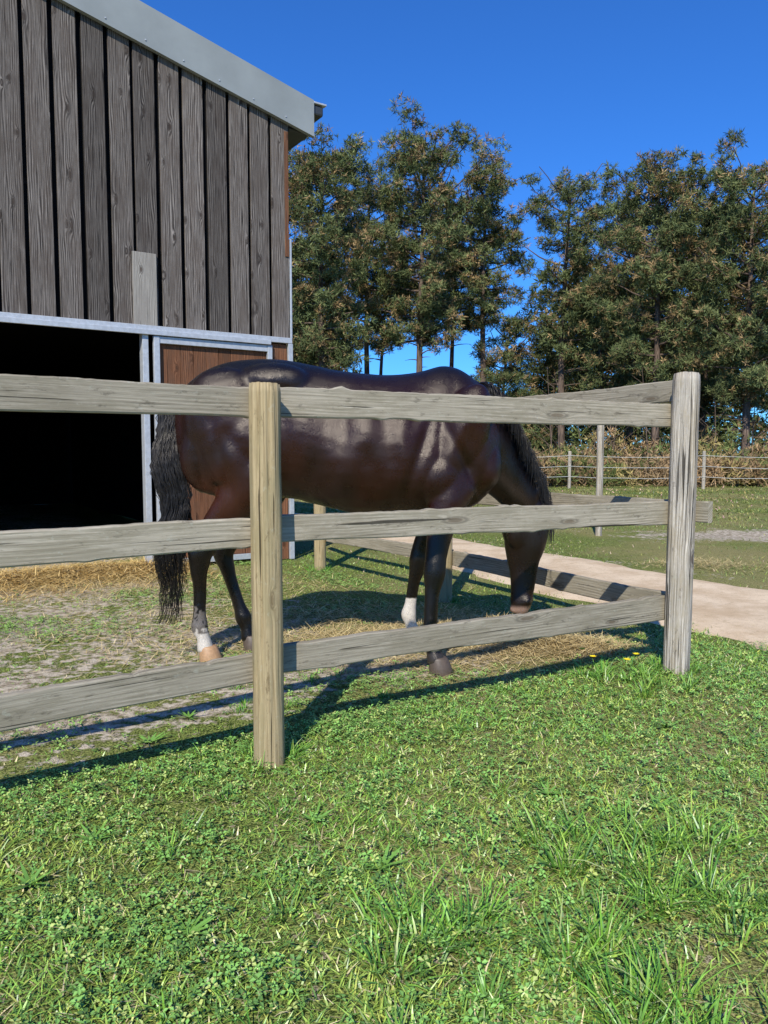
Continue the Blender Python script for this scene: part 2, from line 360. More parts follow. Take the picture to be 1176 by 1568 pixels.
for s in list(st)+[(rng.uniform(-1.1,1.5),rng.uniform(1.7,3.6)) for _ in range(16)]:
    n=12;a=np.linspace(0,6.2,n)+rng.random(); parts.append(blades(np.tile([[s[0],s[1],float(hgt(s[0],s[1]))+.003]],(n,1)),rng.uniform(.04,.09,n),np.full(n,.015),a,rng.uniform(.9,1.25,n),np.full(n,.15),np.tile([[.16,.32,.055]],(n,1)),3))
V,Q,T,C=join_np(parts); np_mesh('dandelions',V,Q,T,m_grass,cols=C)
def strands(X,Y,Z,l0,l1,w,c0,c1):
    n=len(X); c=np.asarray(c0)+(np.asarray(c1)-np.asarray(c0))*rng.random((n,1)); c=c*rng.uniform(.6,1.2,(n,1))
    return blades(np.stack([X,Y,Z],1),rng.uniform(l0,l1,n),np.full(n,w),rng.uniform(0,6.28,n),rng.uniform(1.15,1.62,n),rng.uniform(-.1,.25,n),c,2,1.0)
parts=[]
n=20000; s=rng.uniform(1.2,5.4,n); o=np.abs(rng.normal(0,.5,n))-.25; X=-1.08-.838*s+.546*o; Y=8.83-.546*s-.838*o
parts.append(strands(X,Y,hgt(X,Y)+rng.random(n)*.12*np.clip(1-np.abs(o-.1)/.8,0,1)+.004,.06,.2,.008,(.66,.42,.13),(.92,.67,.29)))
for (cx,cy,sx,sy,n,hh) in((1.05,4.62,.26,.13,5000,.08),(.75,5.15,.35,.2,3000,.06),(.1,4.95,.55,.2,3600,.04),(-.2,5.6,.7,.3,2600,.03),(3.4,8.2,.35,.2,1200,.08),(-1.9,6.6,1.1,.6,3200,.015),(-.6,4.7,.7,.35,1500,.01),(1.2,5.2,.2,.15,1200,.03),(-2.6,7.0,.9,.35,2600,.02),(-1.6,5.2,.6,.5,1300,.01),(.35,4.35,.35,.12,900,.02)):
    X=rng.normal(cx,sx,n);Y=rng.normal(cy,sy,n)
    e=np.exp(-(((X-cx)/sx)**2+((Y-cy)/sy)**2)/2)
    parts.append(strands(X,Y,hgt(X,Y)+.004+rng.random(n)*hh*e,.04,.15,.0045,(.62,.45,.19),(.92,.73,.38)))
X=rng.uniform(-2.5,2.6,5000);Y=rng.uniform(1,6,5000); parts.append(strands(X,Y,hgt(X,Y)+.010,.02,.07,.0026,(.5,.4,.2),(.85,.72,.42)))
V,Q,T,C=join_np(parts); np_mesh('straw',V,Q,T,m_straw,cols=C)
# ---------------------------------------------------------------- fences
def rail(name,p0,p1,z0,z1,h0,h1,th,mat,parent,tint=1.0,seed=0):
    p0=np.array(p0,float);p1=np.array(p1,float);Ln=np.linalg.norm(p1-p0);d=(p1-p0)/Ln;nr=np.array([-d[1],d[0]])
    ns=max(8,int(Ln/.02)); t=np.linspace(0,1,ns+1); xs=t*Ln
    sd=seed*7.7
    wav=.012*(vn(xs,xs*0+sd,.9,2)-.5)
    top=z0+(z1-z0)*t+.004*(vn(xs,xs*0+sd,4,1)-.5)*2+wav+.003*(vn(xs,xs*0+sd,18,3)-.5)+.003*(vn(xs,xs*0+sd,45,3)-.5)
    bot=z0-h0+((z1-h1)-(z0-h0))*t+.006*(vn(xs,xs*0+sd+3,3,4)-.5)*2+wav
    for k in range(int(Ln*1.0)+1):
        c=rng.uniform(0,Ln); top+=rng.choice([.008,-.007])*np.exp(-((xs-c)/.022)**2); c=rng.uniform(0,Ln); bot-=.006*np.exp(-((xs-c)/.03)**2)
    th2=th/2; bow=.006*(vn(xs,xs*0+sd,1.2,6)-.5)*2; c=.004
    prof=[(-th2,1,-c*1.4),(-th2+c,1,0),(th2-c,1,0),(th2,1,-c*1.4),(th2,0,c*1.4),(th2-c,0,0),(-th2+c,0,0),(-th2,0,c*1.4)]
    V=[];W=[]; ro=rng.random(2)*30
    for (o,f,dz) in prof:
        zz=np.where(f==1,top,bot)+dz; oo=o+bow
        V.append(np.stack([p0[0]+d[0]*xs+nr[0]*oo,p0[1]+d[1]*xs+nr[1]*oo,zz],1))
        W.append(np.stack([xs+ro[0],zz+o+ro[1],np.full(len(xs),o)],1))
    V=np.stack(V,1).reshape(-1,3);W=np.stack(W,1).reshape(-1,3)
    b=(np.arange(ns)*8)[:,None,None]
    Q=np.array([[j,(j+1)%8,8+(j+1)%8,8+j] for j in range(8)])[None]+b; Q=Q.reshape(-1,4)
    e=ns*8
    caps=[[0,3,4,7],[0,1,2,3],[4,5,6,7],[e+7,e+4,e+3,e+0],[e+3,e+2,e+1,e+0],[e+7,e+6,e+5,e+4]]
    Q=np.concatenate([Q,np.array(caps)])
    return np_mesh(name,V,Q,None,mat,parent=parent,vecs={'wc':W},floats={'tint':np.full(len(V),tint)})
def post(name,x,y,h,rad,mat,parent,lean=(0,0),square=0,tint=1.0,seed=0,slant=.01):
    ns=72; nz=max(8,int(h/.03)); z=np.linspace(-.15,h,nz+1); a=np.linspace(0,2*math.pi,ns,endpoint=False)
    ZZ,AA=np.meshgrid(z,a,indexing='ij')
    R=rad*(1+.05*np.sin(AA*2+1+seed)+.03*(vn(np.cos(AA)*2+seed,ZZ+np.sin(AA)*2,2.5,3)-.5)*2)+.004*(vn(np.cos(AA)*3,ZZ*1.5+seed,3,2)-.5)
    for (a0,dep,wd) in((4.4,.008,.04),(5.1,.006,.03),(4.0,.005,.03),(5.6,.006,.035)):
        R=R-dep*np.exp(-((AA-a0-.06*np.sin(ZZ*4+seed+a0))/wd)**2)*np.clip(vn(ZZ,ZZ*0+a0,3,1)*2.2-.5,0,1)
    if square:
        sq=1/np.maximum(np.abs(np.cos(AA+.45)),np.abs(np.sin(AA+.45)))
        R=R*((1-square)+square*np.minimum(sq,1.22)*.92)
    R=R*np.where(ZZ>h-.012,.95,1.0)
    ox=lean[0]*ZZ/h; oy=lean[1]*ZZ/h
    zz=ZZ+np.where(ZZ>h-.001,slant*np.cos(AA+2)+.004*(vn(AA*4,AA*0+seed,2,1)-.5),0)
    V=np.stack([x+ox+R*np.cos(AA),y+oy+R*np.sin(AA),zz],-1).reshape(-1,3)
    W=np.stack([ZZ+seed*3.3,AA*rad+seed,AA*0],-1).reshape(-1,3)
    I=np.arange(V.shape[0]).reshape(nz+1,ns); J=np.roll(I,-1,1)
    Q=np.stack([I[:-1],J[:-1],J[1:],I[1:]],-1).reshape(-1,4)
    cz=len(V); V=np.vstack([V,[x+lean[0],y+lean[1],h+.001]]); W=np.vstack([W,[h+seed*3.3,seed,0]])
    T=np.stack([I[-1],J[-1],np.full(ns,cz)],-1)
    return np_mesh(name,V,Q,T,mat,parent=parent,vecs={'wc':W},floats={'tint':np.full(len(V),tint)},smooth=True)
f1=empty('wooden_fence')
dR=np.array([.86,.51]); nR=np.array([-.51,.86])
P1=np.array([-.45,2.93]);P2=np.array([1.60,4.14])
off=.085
dL=np.array([-.803,-.597]); 
Lend=P1+dL*2.6
post('round_post',P1[0],P1[1],1.463,.058,m_post,f1,seed=1,slant=.004)
post('grey_post',P2[0],P2[1],1.617,.070,m_postg,f1,lean=(.012,0),square=.55,seed=2,slant=.015)
post('round_post_end',Lend[0],Lend[1],1.46,.058,m_post,f1,seed=3)
b0=P1+nR*off+dR*.062; b1=P2+nR*.075-dR*.03
rail('top_rail_a',b0,b1,1.458,1.472,.118,.12,.035,m_rail,f1,.95,1)
rail('mid_rail_a',b0+dR*.01,b1,.957,.945,.112,.125,.035,m_rail,f1,.95,2)
rail('low_rail_a',b0,b1-dR*.005,.434,.43,.112,.135,.035,m_rail,f1,.80,3)
nL=np.array([.597,-.803])*-1
c0=P1+nL*.07; c1=Lend+nL*.075+dL*.1
rail('top_rail_b',c0,c1,1.452,1.462,.108,.125,.035,m_rail,f1,.85,4)
rail('mid_rail_b',c0,c1,.955,.965,.112,.115,.035,m_rail,f1,1.05,5)
rail('low_rail_b',c0,c1,.425,.44,.112,.13,.035,m_rail,f1,.85,6)
f2=empty('wooden_fence')
pts2=[P2,np.array([.50,6.24]),np.array([-.66,7.9]),np.array([-1.0,8.75])]
for i in(1,2): post('post_%d'%i,pts2[i][0],pts2[i][1],1.6,.06,m_post,f2,seed=4+i)
for i in range(3):
    a=pts2[i];b_=pts2[i+1];d=(b_-a)/np.linalg.norm(b_-a)
    nn=np.array([-d[1],d[0]])*-1
    for j,(zt,h) in enumerate(((1.605,.115),(.945,.12),(.42,.115))):
        ext=(.02,.12,-.02)[j] if i==0 else 0
        s=a+nn*(.085 if i==0 else .075)-d*ext; e=b_+nn*.075
        rail('rail_%d_%d'%(i,j),s,e-d*.005,zt,zt-.01,h,h,.035,m_rail,f2,.85,10+i*3+j)
f3=empty('rope_fence')
m_rope,nt,b,out=newmat('white_rope'); b.inputs['Base Color'].default_value=(.5,.5,.46,1); b.inputs['Roughness'].default_value=.7
fp=[(3.18,11.35,1.63,.05),(6.5,27,1.3,.055),(11,26.5,1.3,.055),(15.8,26,1.3,.055),(2.2,27.5,1.3,.055),(-2,28,1.3,.055)]
post('tall_post',3.18,11.35,1.63,.052,m_postg,f3,seed=11)
for i,(x,y,h,r) in enumerate(fp[1:]): post('post_%d'%i,x,y,h,r,m_postg,f3,seed=20+i,tint=1.0)
cu=D.curves.new('ropes','CURVE'); cu.dimensions='3D'; cu.bevel_depth=.008; cu.materials.append(m_rope)
line=[(-2,28),(2.2,27.5),(6.5,27),(11,26.5),(15.8,26),(24,25.4)]
for z in(1.15,.78,.42):
    sp=cu.splines.new('POLY'); P_=[]
    for a,b_ in zip(line[:-1],line[1:]):
        for t in np.linspace(0,1,6)[:-1]: P_.append((a[0]+(b_[0]-a[0])*t,a[1]+(b_[1]-a[1])*t-.06,z-.12*4*t*(1-t)*rng.uniform(.4,.7)))
    sp.points.add(len(P_)-1)
    for p,c in zip(sp.points,P_): p.co=(*c,1)
link(D.objects.new('ropes',cu),f3)
# ---------------------------------------------------------------- barn
barn=empty('wooden_barn',(-1.08,8.83,0),math.atan2(-.546,-.838))
RS=.249; Z0=4.85; RID=5.2
def rake(s): return Z0+RS*s if s<RID else Z0+RS*(2*RID-s)
A1=Acc(); s=0.0
while s<2*RID-.05:
    wd=.205+rng.uniform(-.006,.006); e=min(s+wd,2*RID)
    zb=2.47+rng.uniform(-.012,.012) if s<5.3 else .05
    if e<=RID or s>=RID: zt=(rake(s)-.01,rake(e)-.01)
    else: zt=(rake(s)-.02,rake(s)-.02)
    y=rng.uniform(-.003,.006)
    A1.box(s,e,y,.028+y,zb,0,ztop=zt,tint=rng.uniform(.6,1.2)); s+=.2455+rng.uniform(-.008,.008)
A1.obj('cladding_boards',m_barn,barn,bevel=.003)
A2=Acc()
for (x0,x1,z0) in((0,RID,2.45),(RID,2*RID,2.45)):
    A2.box(x0,x1,-.05,-.016,z0,0,ztop=(rake(x0)-.03,rake(x1)-.03),tint=.5)  # backing behind the gaps, tinted darker still as painted shade
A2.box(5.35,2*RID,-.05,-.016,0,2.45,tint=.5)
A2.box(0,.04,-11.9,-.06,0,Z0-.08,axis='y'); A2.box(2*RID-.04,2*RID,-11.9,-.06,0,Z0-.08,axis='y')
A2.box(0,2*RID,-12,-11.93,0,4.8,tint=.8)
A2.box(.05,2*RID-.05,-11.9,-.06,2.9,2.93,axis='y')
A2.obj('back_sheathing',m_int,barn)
def slab(name,x0,x1,y0,y1,zf,th,mat):
    V=[];
    for x in(x0,x1):
        for y in(y0,y1):
            for dz in(0,th): V.append([x,y,zf(x)+dz])
    Q=[[0,1,3,2],[4,6,7,5],[0,4,5,1],[2,3,7,6],[0,2,6,4],[1,5,7,3]]
    return np_mesh(name,V,Q,None,mat,parent=barn)
slab('roof_near',-.30,RID,-12.2,.04,lambda x:Z0+RS*x+.30,.05,m_roof)
slab('roof_far',RID,2*RID+.30,-12.2,.04,lambda x:Z0+RS*(2*RID-x)+.30,.05,m_roof)
slab('rake_flashing_near',-.30,RID,.045,.085,lambda x:Z0+RS*x-.03,.40,m_flash)
slab('rake_flashing_far',RID,2*RID+.3,.045,.085,lambda x:Z0+RS*(2*RID-x)-.03,.40,m_flash)
slab('flashing_drip_edge',-.30,RID,.0855,.097,lambda x:Z0+RS*x-.03,.018,m_flash)
slab('verge_soffit',-.28,RID,-.01,.044,lambda x:Z0+RS*x+.0,.02,m_dark)
A3=Acc(); A3.box(-.44,-.31,-12,.05,Z0+.16,Z0+.27,axis='y'); A3.box(-.30,-.02,-12,.0,Z0-.06,Z0-.02,axis='y')
A3.obj('gutter',m_dark,barn,bevel=.02)
A3=Acc(); A3.box(-.47,-.31,.0,.07,Z0+.275,Z0+.295,axis='y');A3.obj('gutter_cap',m_galv,barn,bevel=.004)
A4=Acc()
for k in range(14):
    s=.05+k*.38; zz=Z0+RS*s+.02; A4.box(s-.006,s+.006,.086,.092,zz,zz+.012)
A4.obj('rivets',m_galv,barn)
G=Acc()
G.box(-.01,5.3,.03,.075,2.44,2.50,axis='x'); G.box(0.26,5.3,.076,.10,2.405,2.455,axis='x')
G.box(-.02,.035,.03,.07,0,2.44); G.box(.235,.29,.03,.075,0,2.40); G.box(1.49,1.55,.03,.08,0,2.40); G.box(1.60,1.66,-.05,.06,0,2.44)
G.box(.29,1.49,.032,.07,2.33,2.40,axis='x'); G.box(.29,1.49,.032,.07,1.36,1.42,axis='x'); G.box(.29,1.49,.032,.07,.04,.10,axis='x')
G.box(5.3,5.36,-.05,.06,0,2.5)
G.box(-.035,-.010,-.02,.03,2.5,3.6)
G.obj('steel_door_frame',m_galv,barn,bevel=.004)
Bd=Acc(); s=.29
while s<1.49:
    e=min(s+.135,1.488); Bd.box(s,e,0,.025,.1,2.33,tint=rng.uniform(.6,1.25)); s=e+.004
Bd.box(.035,.13,0,.025,0,2.43);Bd.box(.134,.235,0,.025,0,2.43)
Bd.obj('door_boards',m_brown,barn,bevel=.002)
Pq=Acc(); Pq.box(1.50,1.74,.036,.058,2.50,3.22,tint=1.0); Pq.obj('grey_patch_board',m_plaque,barn,bevel=.004)
Rd=Acc(); Rd.box(.005,.05,.036,.042,3.4,4.75,tint=1.0); Rd.obj('corner_trim_board',m_brown,barn)
# ---------------------------------------------------------------- trees
m_bark=wood('pine_bark',(.045,.032,.024),(.26,.18,.13),(.15,.11,.085),G=60,stainamt=.5,bump=.6,kf=(1,1))
def tubes(paths):
    V=[];Q=[];W=[];n=0;ns=6
    a=np.linspace(0,2*math.pi,ns,endpoint=False)
    for p,r in paths:
        p=np.asarray(p,float); t=np.gradient(p,axis=0); t/=np.linalg.norm(t,axis=1)[:,None]+1e-9
        up=np.where(np.abs(t[:,2:3])>.9,np.array([[1,0,0]]),np.array([[0,0,1.]])); u=np.cross(t,up);u/=np.linalg.norm(u,axis=1)[:,None]+1e-9; v=np.cross(t,u)
        ring=p[:,None]+np.asarray(r)[:,None,None]*(np.cos(a)[None,:,None]*u[:,None]+np.sin(a)[None,:,None]*v[:,None])
        V.append(ring.reshape(-1,3)); m_=len(p)
        ln=np.arange(m_)[:,None]*.8+np.zeros((1,ns)); W.append(np.stack([ln,np.tile(a*.1,(m_,1)),ln*0],-1).reshape(-1,3))
        I=np.arange(m_*ns).reshape(m_,ns)+n;J=np.roll(I,-1,1)
        Q.append(np.stack([I[:-1],J[:-1],J[1:],I[1:]],-1).reshape(-1,4)); n+=m_*ns
    return np.concatenate(V),np.concatenate(Q),np.concatenate(W)
def tufts(Cn,nb,l0,l1,w,col,up=.35):
    n=len(Cn); c=np.repeat(Cn,nb,0); N=n*nb
    d=rng.normal(0,1,(N,3)); d[:,2]+=up; d/=np.linalg.norm(d,axis=1)[:,None]
    s=np.cross(d,rng.normal(0,1,(N,3))); s/=np.linalg.norm(s,axis=1)[:,None]+1e-9
    L=rng.uniform(l0,l1,(N,1)); ww=w*rng.uniform(.6,1.3,(N,1))
    V=np.stack([c,c+d*L*.45+s*ww,c+d*L,c+d*L*.45-s*ww],1).reshape(-1,3)
    cc=np.repeat(col,nb,0)*rng.uniform(.75,1.25,(N,1)); C=np.repeat(cc,4,0)
    Q=np.arange(N*4).reshape(-1,4)
    return V,Q,None,C
def ncol(n,brown=.2):
    g=np.array([.20,.215,.085]);d=np.array([.075,.105,.045]);br=np.array([.38,.26,.125]);u=rng.random((n,1))
    c=g*(1-u)+d*u; k=rng.random((n,1))<brown; return np.where(k,br*rng.uniform(.6,1.1,(n,1)),c)
def pine(X,Y,H,base,Wd,dens=1.0,name='pine_tree',brown=.2,spars=0,lean=0):
    par=empty(name,(X,Y,0))
    nseg=14; z=np.linspace(0,H*.88,nseg); ph=rng.uniform(0,6,2); amp=rng.uniform(.1,.4)
    tx=amp*np.sin(z/H*4+ph[0])*z/H+lean*z/H; ty=amp*np.sin(z/H*3+ph[1])*z/H
    r0=H*.0125; rad=r0*(1-z/H*.9)+.02
    paths=[(np.stack([tx,ty,z-.2*(z==0)],1),rad)]
    cs=[];cl=[];span=H-base
    nl=int(44*dens*(span/10)**.7*(Wd/5))
    for i in range(nl):
        t=((i+rng.random())/nl)**.92; zz=base+span*t*.86
        prof=min(1,.5+t*1.1)*math.sqrt(max(.06,1-max(0,(t-.50)/.54)**2.8))
        Lr=Wd*.55*prof*rng.uniform(.5,1.12)
        az=i*2.4+rng.uniform(-.5,.5); bx=np.interp(zz,z,tx);by=np.interp(zz,z,ty)
        rise=rng.uniform(-.05,.35)+.5*t; m_=6; tt=np.linspace(0,1,m_)
        px=bx+math.cos(az)*Lr*tt; py=by+math.sin(az)*Lr*tt; pz=zz+(Lr*rise+ (.5 if t>.8 else 0))*tt**1.5-.12*Lr*tt
        px=px+rng.normal(0,.06,m_)*tt;py=py+rng.normal(0,.06,m_)*tt
        paths.append((np.stack([px,py,pz],1),.06*(1-t*.5)*(1-tt*.75)+.008))
        for u in ((.45,.72,1.0) if Lr>1.3 else (.55,1.0)):
            if rng.random()<.07+.3*spars: continue
            cx=np.interp(u,tt,px)+rng.normal(0,.22);cy=np.interp(u,tt,py)+rng.normal(0,.22);cz=np.interp(u,tt,pz)+rng.uniform(-.15,.3)
            R=rng.uniform(.32,.72)*(1-.12*spars); k=int(26*R/.45)
            dd=rng.normal(0,1,(k,3)); dd/=np.linalg.norm(dd,axis=1)[:,None]; rr=R*rng.uniform(.2,1.15,(k,1))**.75
            cs.append(np.array([cx,cy,cz])+dd*rr*np.array([1.05,1.05,.72]))
            cl.append(ncol(k,brown*rng.choice([.2,.8,2.2]))*rng.uniform(.7,1.2))
    for i in range(9):
        zz=rng.uniform(max(1.5,base*.45),base+.1); az=rng.uniform(0,6.28); Lr=rng.uniform(.4,1.7); tt=np.linspace(0,1,4)
        bx=np.interp(zz,z,tx);by=np.interp(zz,z,ty)
        paths.append((np.stack([bx+math.cos(az)*Lr*tt,by+math.sin(az)*Lr*tt,zz+Lr*(.3*tt-.2*tt*tt)],1),.03*(1-tt)+.006))
    V,Q,W=tubes(paths)
    np_mesh('trunk_and_limbs',V,Q,None,m_bark,parent=par,vecs={'wc':W},floats={'tint':np.ones(len(V))},smooth=True)
    Cn=np.concatenate(cs)
    V,Q,T,C=tufts(Cn,13,.14,.32,.019,np.concatenate(cl))
    np_mesh('needle_crown',V,Q,T,m_leaf,cols=C,parent=par)
specs=[(-2.84,36,15.6,5.0,5.2,1.25),(-5.4,38,15.0,3.5,5,1),(1.75,38,16.9,6.4,5.6,1.3),(5.3,41,16.3,8.0,4.6,1.1),(-.9,44,17.0,7.6,4.8,1.1),
(6.6,42,8.7,1.6,4.0,1.2),(12.6,36,14.8,3.6,5.4,1.3),(15.9,34,14.1,3.4,5.6,1.3),(11.2,40,11.0,2.6,4.8,1.2),(18.0,44,15.6,3.5,5.8,1.2),
(20.2,36,14.6,3.4,5.6,1.1),(4.0,46,15.2,8.3,4.8,1.1),(14.6,46,16.6,3.6,5.6,1.2),(-8.5,42,16,5,5,.9),(24.5,38,15,3,5.6,.9),(10.6,48,9,2,4.6,1.1)]
for s_ in specs: pine(*s_)
pine(9.2,40,15.7,7.0,4.6,1.0,spars=.6,brown=.15)
pine(-.2,50,14,8,4.4,.9); pine(2.6,52,13.5,8.6,4.2,.9); pine(-4.2,50,15,4,5,1.0)
cs=[]
for i in range(420):
    x=rng.uniform(-40,75); y=rng.uniform(62,80)
    right=x>y*.19
    H=rng.uniform(11,18) if (right and not (y*.13<x<y*.215)) else rng.uniform(3,6.4)
    if x<-y*.06: H=rng.uniform(8,15)
    k=60; t=rng.random(k)**.8; R=H*.16*(1-t*.6)
    cs.append(np.stack([x+rng.normal(0,1,k)*R,y+rng.normal(0,1,k)*R,.3+t*H],1))
Cn=np.concatenate(cs); V,Q,T,C=tufts(Cn,9,.5,1.0,.10,ncol(len(Cn),.15)*.75); np_mesh('distant_trees',V,Q,T,m_leaf,cols=C)
cs=[];cl=[]
for i in range(560):
    x=rng.uniform(-9,30); y=rng.uniform(28.2,40); R=rng.uniform(.5,1.3); H=rng.uniform(.6,1.7)*(1.6 if x>9 and rng.random()<.5 and y>31 else 1)
    if y<31.5: H=rng.uniform(.7,1.35)
    k=int(40*R); a=rng.uniform(0,6.28,k); rr=R*np.sqrt(rng.random(k)); zz=H*np.sqrt(np.clip(1-(rr/R)**2,0,1))*rng.uniform(.3,1,k)
    cs.append(np.stack([x+rr*np.cos(a),y+rr*np.sin(a),zz],1))
    c=[np.array([.44,.29,.15]),np.array([.18,.21,.07]),np.array([.38,.26,.14]),np.array([.36,.28,.11])][i%4]
    cl.append(np.tile(c*rng.uniform(.5,1.1),(k,1)))
Cn=np.concatenate(cs);V,Q,T,C=tufts(Cn,10,.15,.4,.025,np.concatenate(cl),.5); np_mesh('shrubs',V,Q,T,m_leaf,cols=C)
paths=[]
for i in range(34):
    x=rng.uniform(8,26);y=rng.uniform(33,38);H=rng.uniform(2.5,5.5);t=np.linspace(0,1,6)
    paths.append((np.stack([x+rng.normal(0,.15)*t*3,y+0*t,H*t],1),.03*(1-t)+.006))
    for j in range(7):
        zz=rng.uniform(.3,.95)*H;a=rng.uniform(0,6.28);Lr=rng.uniform(.4,1.1);u=np.linspace(0,1,3)
        paths.append((np.stack([x+math.cos(a)*Lr*u,y+math.sin(a)*Lr*u,zz+Lr*.8*u],1),.012*(1-u)+.004))
V,Q,W=tubes(paths); np_mesh('bare_saplings',V,Q,None,m_bark,vecs={'wc':W},floats={'tint':np.full(len(V),1.2)})
# ---------------------------------------------------------------- horse
def cr(st,sub=4):
    st=np.asarray(st,float); n=len(st); out=[]
    for i in range(n-1):
        p0=st[max(i-1,0)];p1=st[i];p2=st[i+1];p3=st[min(i+2,n-1)]
        for k in range(sub):
            t=k/sub; out.append(.5*((2*p1)+(-p0+p2)*t+(2*p0-5*p1+4*p2-p3)*t*t+(-p0+3*p1-3*p2+p3)*t**3))
    out.append(st[-1]); return np.array(out)
HV=[];HQ=[];HT=[];hn=0
def loft(st,hint,egg=0,sub=4,ns=28,T=None):
    global hn
    S=cr(st,sub); p=S[:,:3]; a=np.maximum(S[:,3],.004); b=np.maximum(S[:,4],.004)
    t=np.gradient(p,axis=0) if T is None else np.tile(np.array(T,float),(len(p),1)); t/=np.linalg.norm(t,axis=1)[:,None]
    h=np.array(hint,float)[None]; N=h-(t@h[0])[:,None]*t; N/=np.linalg.norm(N,axis=1)[:,None]; Lt=np.cross(t,N)
    th=np.linspace(0,2*math.pi,ns,endpoint=False)
    ca=np.cos(th)*(1-egg*np.sin(th)); sa=np.sin(th)
    ring=p[:,None]+a[:,None,None]*ca[None,:,None]*Lt[:,None]+b[:,None,None]*sa[None,:,None]*N[:,None]
    m_=len(p); V=np.vstack([ring.reshape(-1,3),p[0]-t[0]*.3*a[0],p[-1]+t[-1]*.3*a[-1]])
    I=np.arange(m_*ns).reshape(m_,ns);J=np.roll(I,-1,1)
    Q=np.stack([I[:-1],J[:-1],J[1:],I[1:]],-1).reshape(-1,4)
    T1=np.stack([J[0],I[0],np.full(ns,m_*ns)],-1);T2=np.stack([I[-1],J[-1],np.full(ns,m_*ns+1)],-1)
    HV.append(V);HQ.append(Q+hn);HT.append(np.concatenate([T1,T2])+hn);hn+=len(V)
    return p,N,Lt,a,b
def ell(c,r,rot=0.0,ns=20):
    global hn
    n2=12; V=[]
    for i in range(1,n2):
        ph=math.pi*i/n2
        for j in range(ns):
            th=2*math.pi*j/ns; V.append([r[0]*math.sin(ph)*math.cos(th),r[1]*math.sin(ph)*math.sin(th),r[2]*math.cos(ph)])
    V.append([0,0,r[2]]);V.append([0,0,-r[2]]);V=np.array(V)
    c_,s_=math.cos(rot),math.sin(rot); V=np.stack([V[:,0]*c_+V[:,2]*s_,V[:,1],-V[:,0]*s_+V[:,2]*c_],1)+np.array(c)
    I=np.arange((n2-1)*ns).reshape(n2-1,ns);J=np.roll(I,-1,1)
    Q=np.stack([I[:-1],I[1:],J[1:],J[:-1]],-1).reshape(-1,4); k=(n2-1)*ns
    T1=np.stack([I[0],J[0],np.full(ns,k)],-1);T2=np.stack([J[-1],I[-1],np.full(ns,k+1)],-1)
    HV.append(V);HQ.append(Q+hn);HT.append(np.concatenate([T1,T2])+hn);hn+=len(V)
YC=4.48
tor=[(-1.20,1.50,1.24,.05),(-1.155,1.575,1.12,.15),(-1.04,1.67,1.02,.24),(-.88,1.73,.98,.29),(-.65,1.745,.95,.305),(-.45,1.72,.915,.29),(-.25,1.68,.87,.30),
 (0,1.655,.845,.315),(.2,1.672,.835,.295),(.35,1.705,.845,.25),(.48,1.66,.88,.235),(.58,1.53,.95,.19),(.645,1.38,1.05,.11)]
loft([(x,YC,(a+b)/2,w,(a-b)/2) for x,a,b,w in tor],(0,0,1),egg=.16,T=(1,0,0),ns=40)
nk=loft([(.36,4.50,1.37,.17,.31),(.50,4.55,1.31,.15,.29),(.64,4.66,1.20,.115,.225),(.76,4.78,1.09,.095,.18),(.86,4.88,.97,.085,.15),(.92,4.95,.86,.08,.125),(.93,4.96,.78,.07,.09)],(0.1,0,1),egg=.25)
Fh=(.84,-.54,.10)
loft([(.93,4.965,.93,.05,.06),(.935,4.96,.87,.088,.105),(.93,4.955,.79,.105,.132),(.92,4.95,.70,.104,.145),(.908,4.94,.61,.088,.138),(.90,4.935,.53,.068,.115),(.90,4.93,.45,.056,.096),(.898,4.928,.37,.054,.084),(.893,4.925,.30,.057,.076),(.888,4.92,.245,.062,.072),(.880,4.918,.20,.052,.056),(.872,4.918,.17,.025,.03)],Fh,egg=.10)
ell((.868,4.985,.72),(.105,.10,.13)); ell((.86,4.89,.70),(.08,.05,.11)); ell((.965,4.86,.80),(.035,.035,.035)); ell((1.01,5.02,.80),(.035,.035,.035))
ell((.915,4.862,.255),(.028,.018,.032)); ell((.955,4.95,.26),(.022,.022,.03)); ell((.85,4.925,.20),(.035,.045,.03))
for (x,y) in((.955,4.90),(.985,5.0)):
    loft([(x,y,.91,.03,.03),(x+.03,y+.0,.98,.032,.022),(x+.055,y,1.04,.02,.014),(x+.065,y,1.075,.004,.004)],(1,-.5,0),ns=12)
for sg in(-1,1):
    ell((.40,YC+sg*.185,1.27),(.15,.095,.34),.42); ell((.30,YC+sg*.20,1.08),(.15,.085,.16),-.3); ell((.56,YC+sg*.10,1.12),(.10,.10,.15),.3)
    ell((-.86,YC+sg*.155,1.36),(.27,.15,.33),-.25); ell((-.98,YC+sg*.14,1.22),(.17,.12,.26),.05); ell((-.66,YC+sg*.2,1.14),(.14,.105,.17),.5)
    ell((-.62,YC+sg*.13,1.60),(.22,.12,.11)); ell((-.1,YC+sg*.10,1.18),(.50,.22,.32))
def leg(st,ns=18,k=1.0): loft([(x,y,z,rl*(k if z<.7 else 1),rf*(k if z<.7 else 1)) for x,y,z,rf,rl in st],(1,0,0.01),ns=ns)
leg([(.40,4.31,1.12,.14,.08),(.385,4.29,1.02,.13,.085),(.355,4.27,.92,.105,.08),(.315,4.24,.79,.078,.066),(.29,4.21,.66,.055,.05),(.28,4.198,.58,.055,.05),(.277,4.195,.54,.055,.05),(.27,4.19,.48,.044,.042),(.262,4.18,.42,.036,.033),(.255,4.17,.28,.035,.032),(.25,4.165,.21,.044,.038),(.252,4.162,.185,.043,.038),(.265,4.158,.14,.034,.034),(.28,4.152,.09,.042,.042),(.285,4.15,.06,.044,.044)],k=1.13)
